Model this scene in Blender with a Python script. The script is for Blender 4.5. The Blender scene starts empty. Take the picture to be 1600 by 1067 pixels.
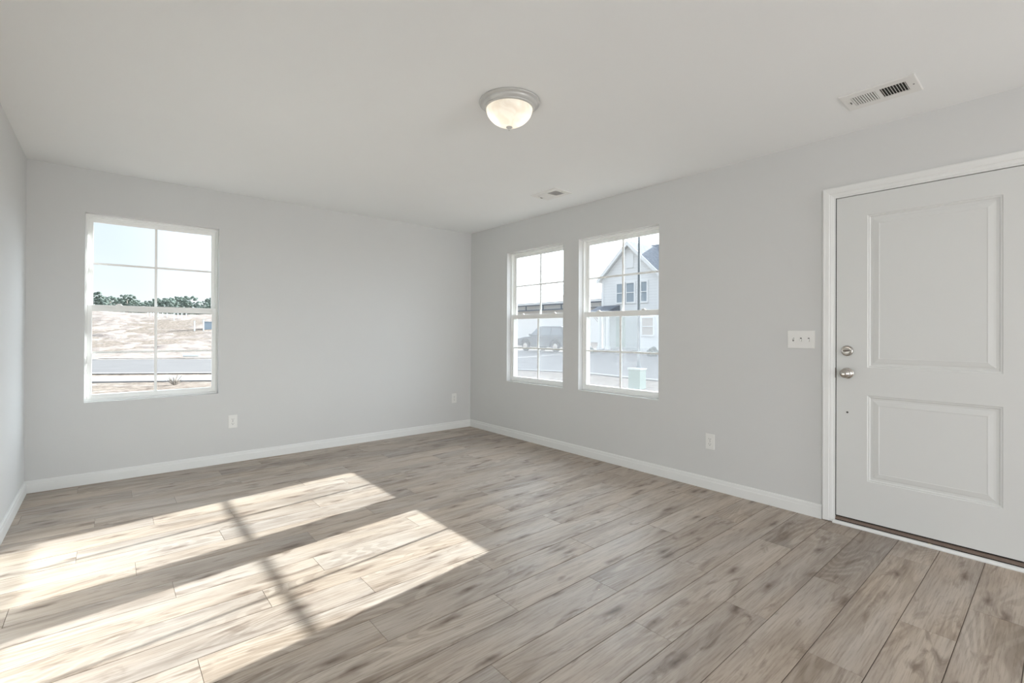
import bpy, bmesh, math, random
from mathutils import Vector, Matrix, noise

# ------------------------------------------------------------------ camera
scene = bpy.context.scene
COL = scene.collection
F_PX, CY, YAW, PITCH, ROLL, CZ = 740.116, -16.2223, 0.7054, 0.0036, 0.0046, 1.1854
fw = Vector((math.sin(YAW) * math.cos(PITCH), math.cos(YAW) * math.cos(PITCH), math.sin(PITCH)))
rt = Vector((math.cos(YAW), -math.sin(YAW), 0))
up = rt.cross(fw)
r2 = rt * math.cos(ROLL) + up * math.sin(ROLL)
u2 = -rt * math.sin(ROLL) + up * math.cos(ROLL)
cd = bpy.data.cameras.new('camera')
cam = bpy.data.objects.new('camera', cd)
COL.objects.link(cam)
cd.sensor_fit = 'HORIZONTAL'
cd.sensor_width = 36.0
cd.lens = F_PX / 1600 * 36.0
cd.shift_y = CY / 1600.0
cd.clip_start = 0.02
cd.clip_end = 500
cam.matrix_world = Matrix(((r2.x, u2.x, -fw.x, 0), (r2.y, u2.y, -fw.y, 0), (r2.z, u2.z, -fw.z, CZ), (0, 0, 0, 1)))
scene.camera = cam

# ------------------------------------------------------------------ view
scene.view_settings.view_transform = 'Standard'
scene.view_settings.look = 'None'
scene.view_settings.exposure = 0.12
scene.view_settings.gamma = 1.0
scene.view_settings.use_curve_mapping = False
scene.cycles.max_bounces = 14
scene.cycles.diffuse_bounces = 8
scene.cycles.transparent_max_bounces = 24
scene.cycles.sample_clamp_indirect = 6.0
scene.cycles.caustics_reflective = False
scene.cycles.caustics_refractive = False

# ------------------------------------------------------------------ sky (procedural gradient, brighter round the low sun)
SUN_DIR = Vector((1.0, 0.116, 0.342)).normalized()
world = bpy.data.worlds.new('sky')
scene.world = world
world.use_nodes = True
wn, wl = world.node_tree.nodes, world.node_tree.links
wn.clear()
w_out = wn.new('ShaderNodeOutputWorld')
w_bg = wn.new('ShaderNodeBackground')
w_tc = wn.new('ShaderNodeTexCoord')
w_sep = wn.new('ShaderNodeSeparateXYZ')
w_ramp = wn.new('ShaderNodeValToRGB')
wl.new(w_tc.outputs['Generated'], w_sep.inputs[0])
wl.new(w_sep.outputs['Z'], w_ramp.inputs[0])
e = w_ramp.color_ramp.elements
e[0].position = 0.0; e[0].color = (0.96, 0.975, 0.985, 1)
e[1].position = 1.0; e[1].color = (1.10, 1.25, 1.55, 1)
m_ = e.new(0.12); m_.color = (0.80, 0.865, 0.95, 1)
m_ = e.new(0.19); m_.color = (0.76, 0.84, 0.96, 1)
m_ = e.new(0.34); m_.color = (1.30, 1.40, 1.55, 1)
w_dot = wn.new('ShaderNodeVectorMath'); w_dot.operation = 'DOT_PRODUCT'
w_dot.inputs[1].default_value = SUN_DIR
wl.new(w_tc.outputs['Generated'], w_dot.inputs[0])
w_mr = wn.new('ShaderNodeMapRange')
w_mr.inputs['From Min'].default_value = 0.15; w_mr.inputs['From Max'].default_value = 1.0
w_mr.inputs['To Min'].default_value = 0.0; w_mr.inputs['To Max'].default_value = 1.0
wl.new(w_dot.outputs['Value'], w_mr.inputs['Value'])
w_mix = wn.new('ShaderNodeMixRGB')
w_mix.inputs[2].default_value = (7.5, 8.0, 8.8, 1)
w_pw = wn.new('ShaderNodeMath'); w_pw.operation = 'POWER'; w_pw.inputs[1].default_value = 1.6
wl.new(w_mr.outputs[0], w_pw.inputs[0]); wl.new(w_pw.outputs[0], w_mix.inputs[0])
wl.new(w_ramp.outputs[0], w_mix.inputs[1])
wl.new(w_mix.outputs[0], w_bg.inputs['Color'])
w_bg.inputs['Strength'].default_value = 1.17
wl.new(w_bg.outputs[0], w_out.inputs[0])

# ------------------------------------------------------------------ lights
def light(name, kind, loc, energy, color, direction=None, **kw):
    d = bpy.data.lights.new(name, kind)
    d.energy = energy; d.color = color
    for k, v in kw.items():
        setattr(d, k, v)
    o = bpy.data.objects.new(name, d)
    o.location = loc
    if direction is not None:
        o.rotation_euler = Vector(direction).to_track_quat('-Z', 'Y').to_euler()
    COL.objects.link(o)
    return o
light('sun', 'SUN', (20, 3, 8), 23.5, (1.0, 0.99, 0.985), -SUN_DIR, angle=math.radians(0.42))
# added fill lights outside two made-up wall openings behind the camera
light('left_fill_light', 'AREA', (-1.6, -1.9, 0.75), 52.0, (0.97, 0.985, 1.0), (1, 0.45, 0.05), shape='RECTANGLE', size=2.6, size_y=1.2)
light('rear_fill_light', 'AREA', (2.85, -4.66, 1.1), 104.0, (0.97, 0.985, 1.0), (-0.18, 1, 0), shape='RECTANGLE', size=1.05, size_y=2.0)

# added overhead fill light behind the camera, with no fixture around it
for kx, ky in ((2.7, -1.6),):
    light('overhead_fill_light', 'AREA', (kx, ky, 2.30), 5.0, (1.0, 0.96, 0.90), (0, 0.25, -1), shape='DISK', size=0.35)

# ------------------------------------------------------------------ helpers
random.seed(7)
def tag(o, label=None, cat=None, group=None, kind=None):
    if label: o['label'] = label
    if cat: o['category'] = cat
    if group: o['group'] = group
    if kind: o['kind'] = kind
    return o
def struct(o, label, cat):
    return tag(o, label, cat, None, 'structure')
def empty(name, loc=(0, 0, 0), rz=0.0):
    o = bpy.data.objects.new(name, None)
    o.location = loc; o.rotation_euler = (0, 0, rz)
    o.empty_display_size = 0.1
    COL.objects.link(o)
    return o
def link_bm(name, bm, mat, parent=None, smooth=False, bevel=0.0, mtx=None):
    if mtx is not None:
        bm.transform(mtx)
    bmesh.ops.recalc_face_normals(bm, faces=bm.faces)
    me = bpy.data.meshes.new(name)
    bm.to_mesh(me); bm.free()
    for m in (mat if isinstance(mat, (list, tuple)) else [mat]):
        me.materials.append(m)
    if smooth:
        for p in me.polygons: p.use_smooth = True
    o = bpy.data.objects.new(name, me)
    COL.objects.link(o)
    if parent is not None: o.parent = parent
    if bevel:
        b = o.modifiers.new('bevel', 'BEVEL'); b.width = bevel; b.segments = 2; b.limit_method = 'ANGLE'; b.angle_limit = math.radians(40)
    if smooth:
        try:
            me.set_sharp_from_angle(angle=math.radians(38))
        except Exception:
            pass
    return o
def box(bm, x0, x1, y0, y1, z0, z1, mi=0):
    v = [bm.verts.new((x, y, z)) for x in (x0, x1) for y in (y0, y1) for z in (z0, z1)]
    for f in ((0, 1, 3, 2), (4, 6, 7, 5), (0, 4, 5, 1), (2, 3, 7, 6), (0, 2, 6, 4), (1, 5, 7, 3)):
        bm.faces.new([v[i] for i in f]).material_index = mi
def prism(bm, pts, axis, a, b):
    """extrude a 2-D outline between a and b along an axis ('x': pts are (y,z); 'y': (x,z); 'z': (x,y))"""
    def P(p, t):
        return {'x': (t, p[0], p[1]), 'y': (p[0], t, p[1]), 'z': (p[0], p[1], t)}[axis]
    A = [bm.verts.new(P(p, a)) for p in pts]; B = [bm.verts.new(P(p, b)) for p in pts]
    n = len(pts)
    bm.faces.new(A); bm.faces.new(B[::-1])
    for i in range(n):
        bm.faces.new((A[i], A[(i + 1) % n], B[(i + 1) % n], B[i]))
def lathe(bm, prof, seg=40, mtx=None, cap=True):
    """revolve (r, z) profile round z"""
    rings = []
    new = []
    for r, z in prof:
        if r < 1e-5:
            v = bm.verts.new((0, 0, z)); rings.append([v]); new.append(v)
        else:
            rg = [bm.verts.new((r * math.cos(2 * math.pi * i / seg), r * math.sin(2 * math.pi * i / seg), z)) for i in range(seg)]
            rings.append(rg); new += rg
    for a, b in zip(rings, rings[1:]):
        for i in range(seg):
            j = (i + 1) % seg
            if len(a) == 1 and len(b) == 1: continue
            if len(a) == 1: bm.faces.new((a[0], b[i], b[j]))
            elif len(b) == 1: bm.faces.new((a[i], b[0], a[j]))
            else: bm.faces.new((a[i], b[i], b[j], a[j]))
    if mtx is not None:
        for v in new: v.co = mtx @ v.co
def tube(bm, p0, p1, r0, r1=None, seg=12):
    p0, p1 = Vector(p0), Vector(p1)
    r1 = r0 if r1 is None else r1
    d = p1 - p0
    m = Matrix.Translation(p0) @ d.to_track_quat('Z', 'Y').to_matrix().to_4x4()
    lathe(bm, [(0, 0), (r0, 0), (r1, d.length), (0, d.length)], seg, m)

# ------------------------------------------------------------------ materials
def new_mat(name):
    m = bpy.data.materials.new(name)
    m.use_nodes = True
    return m, m.node_tree.nodes, m.node_tree.links, m.node_tree.nodes['Principled BSDF']
def mat(name, col, rough=0.5, spec=0.5, metal=0.0, var=0.0, scale=8.0, bump=0.0, bscale=200.0):
    m, n, l, b = new_mat(name)
    b.inputs['Base Color'].default_value = (*col, 1)
    b.inputs['Roughness'].default_value = rough
    b.inputs['Metallic'].default_value = metal
    b.inputs['Specular IOR Level'].default_value = spec
    tc = n.new('ShaderNodeTexCoord')
    if var:
        nz = n.new('ShaderNodeTexNoise'); nz.inputs['Scale'].default_value = scale; nz.inputs['Detail'].default_value = 6
        l.new(tc.outputs['Object'], nz.inputs['Vector'])
        rp = n.new('ShaderNodeValToRGB')
        rp.color_ramp.elements[0].position = 0.3; rp.color_ramp.elements[1].position = 0.7
        rp.color_ramp.elements[0].color = (*[c * (1 - var) for c in col], 1)
        rp.color_ramp.elements[1].color = (*[min(1, c * (1 + var)) for c in col], 1)
        l.new(nz.outputs[0], rp.inputs[0]); l.new(rp.outputs[0], b.inputs['Base Color'])
    if bump:
        nb = n.new('ShaderNodeTexNoise'); nb.inputs['Scale'].default_value = bscale; nb.inputs['Detail'].default_value = 3
        l.new(tc.outputs['Object'], nb.inputs['Vector'])
        bp = n.new('ShaderNodeBump'); bp.inputs['Strength'].default_value = bump; bp.inputs['Distance'].default_value = 0.002
        l.new(nb.outputs[0], bp.inputs['Height']); l.new(bp.outputs[0], b.inputs['Normal'])
    return m
M = {}
M['wall'] = mat('wall_paint_pale_grey', (0.655, 0.66, 0.655), 0.85, 0.2, var=0.006, scale=2, bump=0.12, bscale=260)
M['ceil'] = mat('ceiling_paint', (0.84, 0.85, 0.85), 0.9, 0.15, var=0.005, scale=2, bump=0.12, bscale=220)
M['trim'] = mat('white_semigloss_trim', (0.77, 0.78, 0.77), 0.38, 0.4)
M['door'] = mat('white_door_paint', (0.68, 0.69, 0.68), 0.42, 0.4, bump=0.05, bscale=120)
M['vinyl'] = mat('white_vinyl', (0.88, 0.89, 0.875), 0.35, 0.4)
M['plastic'] = mat('white_plastic', (0.80, 0.80, 0.78), 0.3, 0.5)
M['vent'] = mat('vent_enamel', (0.78, 0.775, 0.755), 0.4, 0.4)
M['duct'] = mat('dark_duct_shade', (0.03, 0.03, 0.028), 0.8, 0.2)  # dark colour stands in for the shade inside the duct
M['slot'] = mat('dark_slot', (0.10, 0.10, 0.095), 0.7, 0.2)
M['nickel'] = mat('satin_nickel', (0.56, 0.53, 0.49), 0.22, 0.5, metal=1.0)
M['nickel_dark'] = mat('dark_nickel_parts', (0.20, 0.17, 0.15), 0.35, 0.5, metal=0.9)  # darker nickel for thumb turn, latch plates and strike plate
M['bronze'] = mat('bronze_threshold', (0.17, 0.125, 0.10), 0.45, 0.5, metal=0.25, var=0.1, scale=30)
M['rubber_gap_shade'] = mat('black_rubber_gap_shade', (0.012, 0.011, 0.010), 0.8, 0.2)  # black of the sweep, also painted as shade into the door gaps
M['bare_wood'] = mat('raw_jamb_edge', (0.42, 0.34, 0.29), 0.7, 0.2)
M['lamp_pan'] = mat('lamp_pan_brushed', (0.54, 0.54, 0.525), 0.3, 0.5, metal=0.15)
M['chip'] = mat('cream_chip', (0.8, 0.76, 0.62), 0.7)
M['ext'] = mat('exterior_siding', (0.62, 0.61, 0.58), 0.8)

def glass_mat(name, tint=(0.97, 0.985, 0.98), gloss=0.06):
    m = bpy.data.materials.new(name); m.use_nodes = True
    n, l = m.node_tree.nodes, m.node_tree.links
    n.clear()
    o = n.new('ShaderNodeOutputMaterial'); t = n.new('ShaderNodeBsdfTransparent'); g = n.new('ShaderNodeBsdfGlossy')
    t.inputs[0].default_value = (*tint, 1); g.inputs['Roughness'].default_value = 0.0
    fr = n.new('ShaderNodeFresnel'); fr.inputs['IOR'].default_value = 1.45
    mx = n.new('ShaderNodeMixShader')
    ge = n.new('ShaderNodeNewGeometry'); sb = n.new('ShaderNodeMath'); sb.operation = 'SUBTRACT'; sb.inputs[0].default_value = 1.0
    l.new(ge.outputs['Backfacing'], sb.inputs[1])
    ml = n.new('ShaderNodeMath'); ml.operation = 'MULTIPLY'; l.new(fr.outputs[0], ml.inputs[0]); l.new(sb.outputs[0], ml.inputs[1])
    l.new(ml.outputs[0], mx.inputs[0]); l.new(t.outputs[0], mx.inputs[1]); l.new(g.outputs[0], mx.inputs[2])
    l.new(mx.outputs[0], o.inputs[0])
    return m
M['glass'] = glass_mat('clear_window_glass', (0.93, 0.955, 0.95))
def screen_mat():
    m = bpy.data.materials.new('fine_insect_mesh'); m.use_nodes = True
    n, l = m.node_tree.nodes, m.node_tree.links
    n.clear()
    o = n.new('ShaderNodeOutputMaterial'); t = n.new('ShaderNodeBsdfTransparent'); d = n.new('ShaderNodeBsdfDiffuse'); tr = n.new('ShaderNodeBsdfTranslucent')
    d.inputs[0].default_value = (0.33, 0.34, 0.36, 1); tr.inputs[0].default_value = (0.34, 0.35, 0.37, 1)
    a = n.new('ShaderNodeMixShader'); a.inputs[0].default_value = 0.45
    l.new(d.outputs[0], a.inputs[1]); l.new(tr.outputs[0], a.inputs[2])
    mx = n.new('ShaderNodeMixShader'); mx.inputs[0].default_value = 0.25
    l.new(t.outputs[0], mx.inputs[1]); l.new(a.outputs[0], mx.inputs[2]); l.new(mx.outputs[0], o.inputs[0])
    return m
M['screen'] = screen_mat()

def floor_mat():
    m, n, l, b = new_mat('greige_oak_planks')
    at = n.new('ShaderNodeAttribute'); at.attribute_name = 'puv'
    to = n.new('ShaderNodeAttribute'); to.attribute_name = 'tone'
    def mapping(sx, sy, sz=1.0):
        mp = n.new('ShaderNodeMapping'); mp.inputs['Scale'].default_value = (sx, sy, sz)
        l.new(at.outputs['Vector'], mp.inputs['Vector']); return mp.outputs[0]
    def nz(vec, scale, detail=5, dist=0.0, rough=0.55):
        t = n.new('ShaderNodeTexNoise'); t.inputs['Scale'].default_value = scale; t.inputs['Detail'].default_value = detail
        t.inputs['Distortion'].default_value = dist; t.inputs['Roughness'].default_value = rough
        l.new(vec, t.inputs['Vector']); return t.outputs[0]
    def ramp(v, stops):
        r = n.new('ShaderNodeValToRGB'); el = r.color_ramp.elements
        el[0].position, el[0].color = stops[0][0], (*stops[0][1], 1)
        el[1].position, el[1].color = stops[-1][0], (*stops[-1][1], 1)
        for p, c in stops[1:-1]:
            q = el.new(p); q.color = (*c, 1)
        l.new(v, r.inputs[0]); return r.outputs[0]
    def mix(kind, fac, a, c):
        x = n.new('ShaderNodeMixRGB'); x.blend_type = kind
        if isinstance(fac, float): x.inputs[0].default_value = fac
        else: l.new(fac, x.inputs[0])
        l.new(a, x.inputs[1])
        if isinstance(c, tuple): x.inputs[2].default_value = (*c, 1)
        else: l.new(c, x.inputs[2])
        return x.outputs[0]
    # broad figure along the plank
    broad = nz(mapping(1.6, 9.0), 1.0, 4, 0.6)
    base = ramp(broad, [(0.25, (0.285, 0.23, 0.18)), (0.45, (0.395, 0.328, 0.267)), (0.60, (0.445, 0.378, 0.313)), (0.78, (0.475, 0.412, 0.348))])
    # grey / brown drift
    drift = nz(mapping(0.9, 3.0), 1.3, 2, 0.3)
    g = ramp(drift, [(0.35, (0.0, 0.0, 0.0)), (0.65, (1, 1, 1))])
    base = mix('MIX', g, base, mix('MULTIPLY', 1.0, base, (0.94, 0.99, 1.06)))
    # cathedral figure: contour lines of a slow noise
    cn = nz(mapping(0.75, 4.2), 1.0, 1, 0.4)
    cm = n.new('ShaderNodeMath'); cm.operation = 'MULTIPLY'; cm.inputs[1].default_value = 150.0; l.new(cn, cm.inputs[0])
    cs = n.new('ShaderNodeMath'); cs.operation = 'SINE'; l.new(cm.outputs[0], cs.inputs[0])
    ringc = ramp(cs.outputs[0], [(0.0, (0.84, 0.825, 0.81)), (0.45, (1, 1, 1)), (1.0, (1.03, 1.03, 1.03))])
    rmask = nz(mapping(1.1, 4.0), 0.9, 2)
    rm = ramp(rmask, [(0.46, (0, 0, 0)), (0.60, (1, 1, 1))])
    base = mix('MULTIPLY', rm, base, ringc)
    # fine pores
    pores = nz(mapping(7.0, 150.0), 1.0, 4, 0.3, 0.65)
    pc = ramp(pores, [(0.34, (0.72, 0.70, 0.68)), (0.50, (1, 1, 1)), (0.72, (1.10, 1.10, 1.10))])
    base = mix('MULTIPLY', 0.85, base, pc)
    streak = nz(mapping(2.6, 46.0), 1.0, 4, 0.4)
    sc = ramp(streak, [(0.30, (0.80, 0.78, 0.76)), (0.5, (1, 1, 1)), (0.75, (1.06, 1.06, 1.05))])
    base = mix('MULTIPLY', 0.62, base, sc)
    # dark mineral smudges and knots
    sm = nz(mapping(3.2, 13.0), 1.0, 5, 1.2)
    smf = ramp(sm, [(0.57, (0, 0, 0)), (0.72, (1, 1, 1))])
    smh = n.new('ShaderNodeMath'); smh.operation = 'MULTIPLY'; smh.inputs[1].default_value = 0.80
    l.new(smf, smh.inputs[0])
    base = mix('MIX', smh.outputs[0], base, (0.155, 0.115, 0.088))
    vo = n.new('ShaderNodeTexVoronoi'); vo.inputs['Scale'].default_value = 1.0; vo.voronoi_dimensions = '2D'
    wob = n.new('ShaderNodeVectorMath'); wob.operation = 'MULTIPLY_ADD'
    nc = n.new('ShaderNodeTexNoise'); nc.inputs['Scale'].default_value = 14.0; l.new(mapping(1, 1), nc.inputs['Vector'])
    wob.inputs[1].default_value = (0.14, 0.14, 0.0); l.new(nc.outputs['Color'], wob.inputs[0]); l.new(mapping(1.35, 5.2), wob.inputs[2])
    l.new(wob.outputs[0], vo.inputs['Vector'])
    kn = ramp(vo.outputs['Distance'], [(0.0, (0.95, 0.95, 0.95)), (0.05, (0.55, 0.55, 0.55)), (0.10, (0.16, 0.16, 0.16)), (0.17, (0, 0, 0))])
    base = mix('MIX', kn, base, (0.11, 0.075, 0.055))
    # per-plank tone
    tr = ramp(to.outputs['Fac'], [(0.0, (0.84, 0.84, 0.86)), (0.5, (1.09, 1.085, 1.08)), (1.0, (1.15, 1.155, 1.16))])
    base = mix('MULTIPLY', 1.0, base, tr)
    l.new(base, b.inputs['Base Color'])
    rr = n.new('ShaderNodeMapRange'); rr.inputs['To Min'].default_value = 0.36; rr.inputs['To Max'].default_value = 0.52
    l.new(streak, rr.inputs['Value']); l.new(rr.outputs[0], b.inputs['Roughness'])
    b.inputs['Specular IOR Level'].default_value = 0.32
    bp = n.new('ShaderNodeBump'); bp.inputs['Strength'].default_value = 0.12; bp.inputs['Distance'].default_value = 0.001
    l.new(pores, bp.inputs['Height']); l.new(bp.outputs[0], b.inputs['Normal'])
    return m
M['floor'] = floor_mat()
M['groove'] = mat('plank_joint_core', (0.10, 0.075, 0.058), 0.8)

# ------------------------------------------------------------------ room dimensions
XR, YB, XL, YF, H = 3.503, 4.922, -0.462, -4.5, 2.44
TW = 0.13
SKIN = 0.0

# floor: real planks, 176.5 mm wide and 1.22 m long, running left-right
ROW0, PW, PL = 0.28, 0.1765, 1.22
joint = {-1: 2.843, 0: 2.503, 1: 1.993, 2: 2.64, 3: 2.09, 4: 1.656, 5: 2.267, 6: 1.787, 7: 2.558, 8: 2.044, 9: 1.472, 10: 2.153,
         11: 1.763, 12: 2.044, 13: 1.456, 14: 2.124, 15: 1.33, 16: 0.509, 17: 2.318, 18: 0.62, 19: 0.22, 20: -0.059, 21: 0.365, 22: 0.804, 23: 0.135, 24: 0.72, 25: -0.168, 26: 0.5}
bm = bmesh.new()
fl_x0, fl_x1, fl_y0, fl_y1 = XL - 0.0, XR + 0.0, YF, YB
puv = bm.verts.layers.float_vector.new('puv')
ton = bm.verts.layers.float.new('tone')
rs = random.Random(21)
k0, k1 = math.floor((fl_y0 - ROW0) / PW), math.ceil((fl_y1 - ROW0) / PW)
box(bm, fl_x0 - TW, fl_x1 + TW, fl_y0 - TW, fl_y1 + TW, -0.16, -0.0022, 1)
g = 0.0011
for k in range(k0, k1):
    ya, yb = ROW0 + k * PW, ROW0 + (k + 1) * PW
    j = joint.get(k, rs.uniform(0, PL))
    s = j - PL * math.ceil((j - fl_x0) / PL)
    while s < fl_x1:
        xa, xb = max(s, fl_x0), min(s + PL, fl_x1)
        ya2, yb2 = max(ya, fl_y0), min(yb, fl_y1)
        seed = rs.uniform(0, 100); tone = min(1, max(0, rs.gauss(0.5, 0.22)))
        flip = rs.choice((-1, 1))
        if xb - xa > 0.01 and yb2 - ya2 > 0.01:
            ring = []
            for (dx, ex, z) in ((g + 0.0014, 0.0010, 0.0), (g, 0.0004, -0.0016)):
                rg = []
                for (x, y) in ((xa + ex, ya2 + dx), (xb - ex, ya2 + dx), (xb - ex, yb2 - dx), (xa + ex, yb2 - dx)):
                    v = bm.verts.new((x, y, z))
                    v[puv] = Vector(((x - s) * flip + seed, (y - ya) * flip + seed * 1.37, seed * 0.11)); v[ton] = tone
                    rg.append(v)
                ring.append(rg)
            bm.faces.new(ring[0])
            for i in range(4):
                bm.faces.new((ring[1][i], ring[1][(i + 1) % 4], ring[0][(i + 1) % 4], ring[0][i]))
        s += PL
struct(link_bm('floor', bm, [M['floor'], M['groove']]), 'greige oak-look plank floor with long boards and fine dark joints', 'floor')

# walls with openings cut as real holes
def wall(name, axis, c0, c1, a0, a1, z0, z1, holes, m):
    """slab between c0..c1 on the normal axis; a along it; holes = (a0, a1, z0, z1)"""
    bm = bmesh.new()
    As = sorted({a0, a1, *[h[0] for h in holes], *[h[1] for h in holes]})
    Zs = sorted({z0, z1, *[h[2] for h in holes], *[h[3] for h in holes]})
    def solid(i, k):
        if not (0 <= i < len(As) - 1 and 0 <= k < len(Zs) - 1): return False
        ac, zc = (As[i] + As[i + 1]) / 2, (Zs[k] + Zs[k + 1]) / 2
        return not any(h[0] < ac < h[1] and h[2] < zc < h[3] for h in holes)
    def P(c, a, z): return (c, a, z) if axis == 'x' else (a, c, z)
    def quad(ps): bm.faces.new([bm.verts.new(p) for p in ps])
    for i in range(len(As) - 1):
        for k in range(len(Zs) - 1):
            if not solid(i, k): continue
            A, B, C, D = As[i], As[i + 1], Zs[k], Zs[k + 1]
            for c in (c0, c1): quad([P(c, A, C), P(c, B, C), P(c, B, D), P(c, A, D)])
            if not solid(i - 1, k): quad([P(c0, A, C), P(c1, A, C), P(c1, A, D), P(c0, A, D)])
            if not solid(i + 1, k): quad([P(c0, B, C), P(c1, B, C), P(c1, B, D), P(c0, B, D)])
            if not solid(i, k - 1): quad([P(c0, A, C), P(c1, A, C), P(c1, B, C), P(c0, B, C)])
            if not solid(i, k + 1): quad([P(c0, A, D), P(c1, A, D), P(c1, B, D), P(c0, B, D)])
    bmesh.ops.remove_doubles(bm, verts=bm.verts, dist=1e-5)
    return link_bm(name, bm, m)
W_Z0, W_Z1 = 0.630, 2.104
WIN2 = (3.318, 4.206)
WIN3 = (2.222, 3.110)
WIN1 = (-0.142, 0.750)
DO = (0.036, 0.955, 0.0, 2.046)
struct(wall('wall_right', 'x', XR, XR + TW, YF - TW, YB + TW, -0.16, H + 0.2, [(*WIN2, W_Z0, W_Z1), (*WIN3, W_Z0, W_Z1), DO], M['wall']),
       'pale grey painted wall with two windows and the white entry door', 'wall')
struct(wall('wall_back', 'y', YB, YB + TW, XL - TW, XR, -0.16, H + 0.2, [(*WIN1, W_Z0, W_Z1)], M['wall']),
       'pale grey painted wall facing the camera with one window at its left', 'wall')
struct(wall('wall_left', 'x', XL - TW, XL, YF, YB, -0.16, H + 0.2, [(-3.0, -0.3, 0.05, 2.10)], M['wall']),  # unseen opening added to let the left fill light in
       'pale grey painted wall along the left edge of the room', 'wall')
struct(wall('wall_front', 'y', YF - TW, YF, XL - TW, XR, -0.16, H + 0.2, [(2.3, 3.4, 0.05, 2.12)], M['wall']),  # unseen opening added for the rear fill light
       'pale grey wall behind the viewer', 'wall')
bm = bmesh.new(); box(bm, XL - 0.0, XR + 0.0, YF, YB, H, H + 0.2)
struct(link_bm('ceiling', bm, M['ceil']), 'smooth off-white painted ceiling', 'ceiling')

# baseboards
BP = [(0, 0), (0.015, 0), (0.015, 0.006), (0.0135, 0.058), (0.0105, 0.064), (0.0095, 0.079), (0.006, 0.087), (0, 0.088)]
def base_y(name, y0, y1, x, sgn, label):      # along y, on a wall at x, room side sgn
    bm = bmesh.new(); prism(bm, [(x + sgn * p[0], p[1]) for p in BP], 'y', y0, y1)
    struct(link_bm(name, bm, M['trim']), label, 'baseboard')
def base_x(name, x0, x1, y, sgn, label):
    bm = bmesh.new(); prism(bm, [(y + sgn * p[0], p[1]) for p in BP], 'x', x0, x1)
    struct(link_bm(name, bm, M['trim']), label, 'baseboard')
base_y('baseboard_right', 1.026, YB - 0.0152, XR, -1, 'white moulded baseboard under the two windows up to the door casing')
base_x('baseboard_back', XL, XR, YB, -1, 'white moulded baseboard under the single window')
base_y('baseboard_left', YF, YB - 0.0152, XL, 1, 'white moulded baseboard along the left wall')

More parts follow.
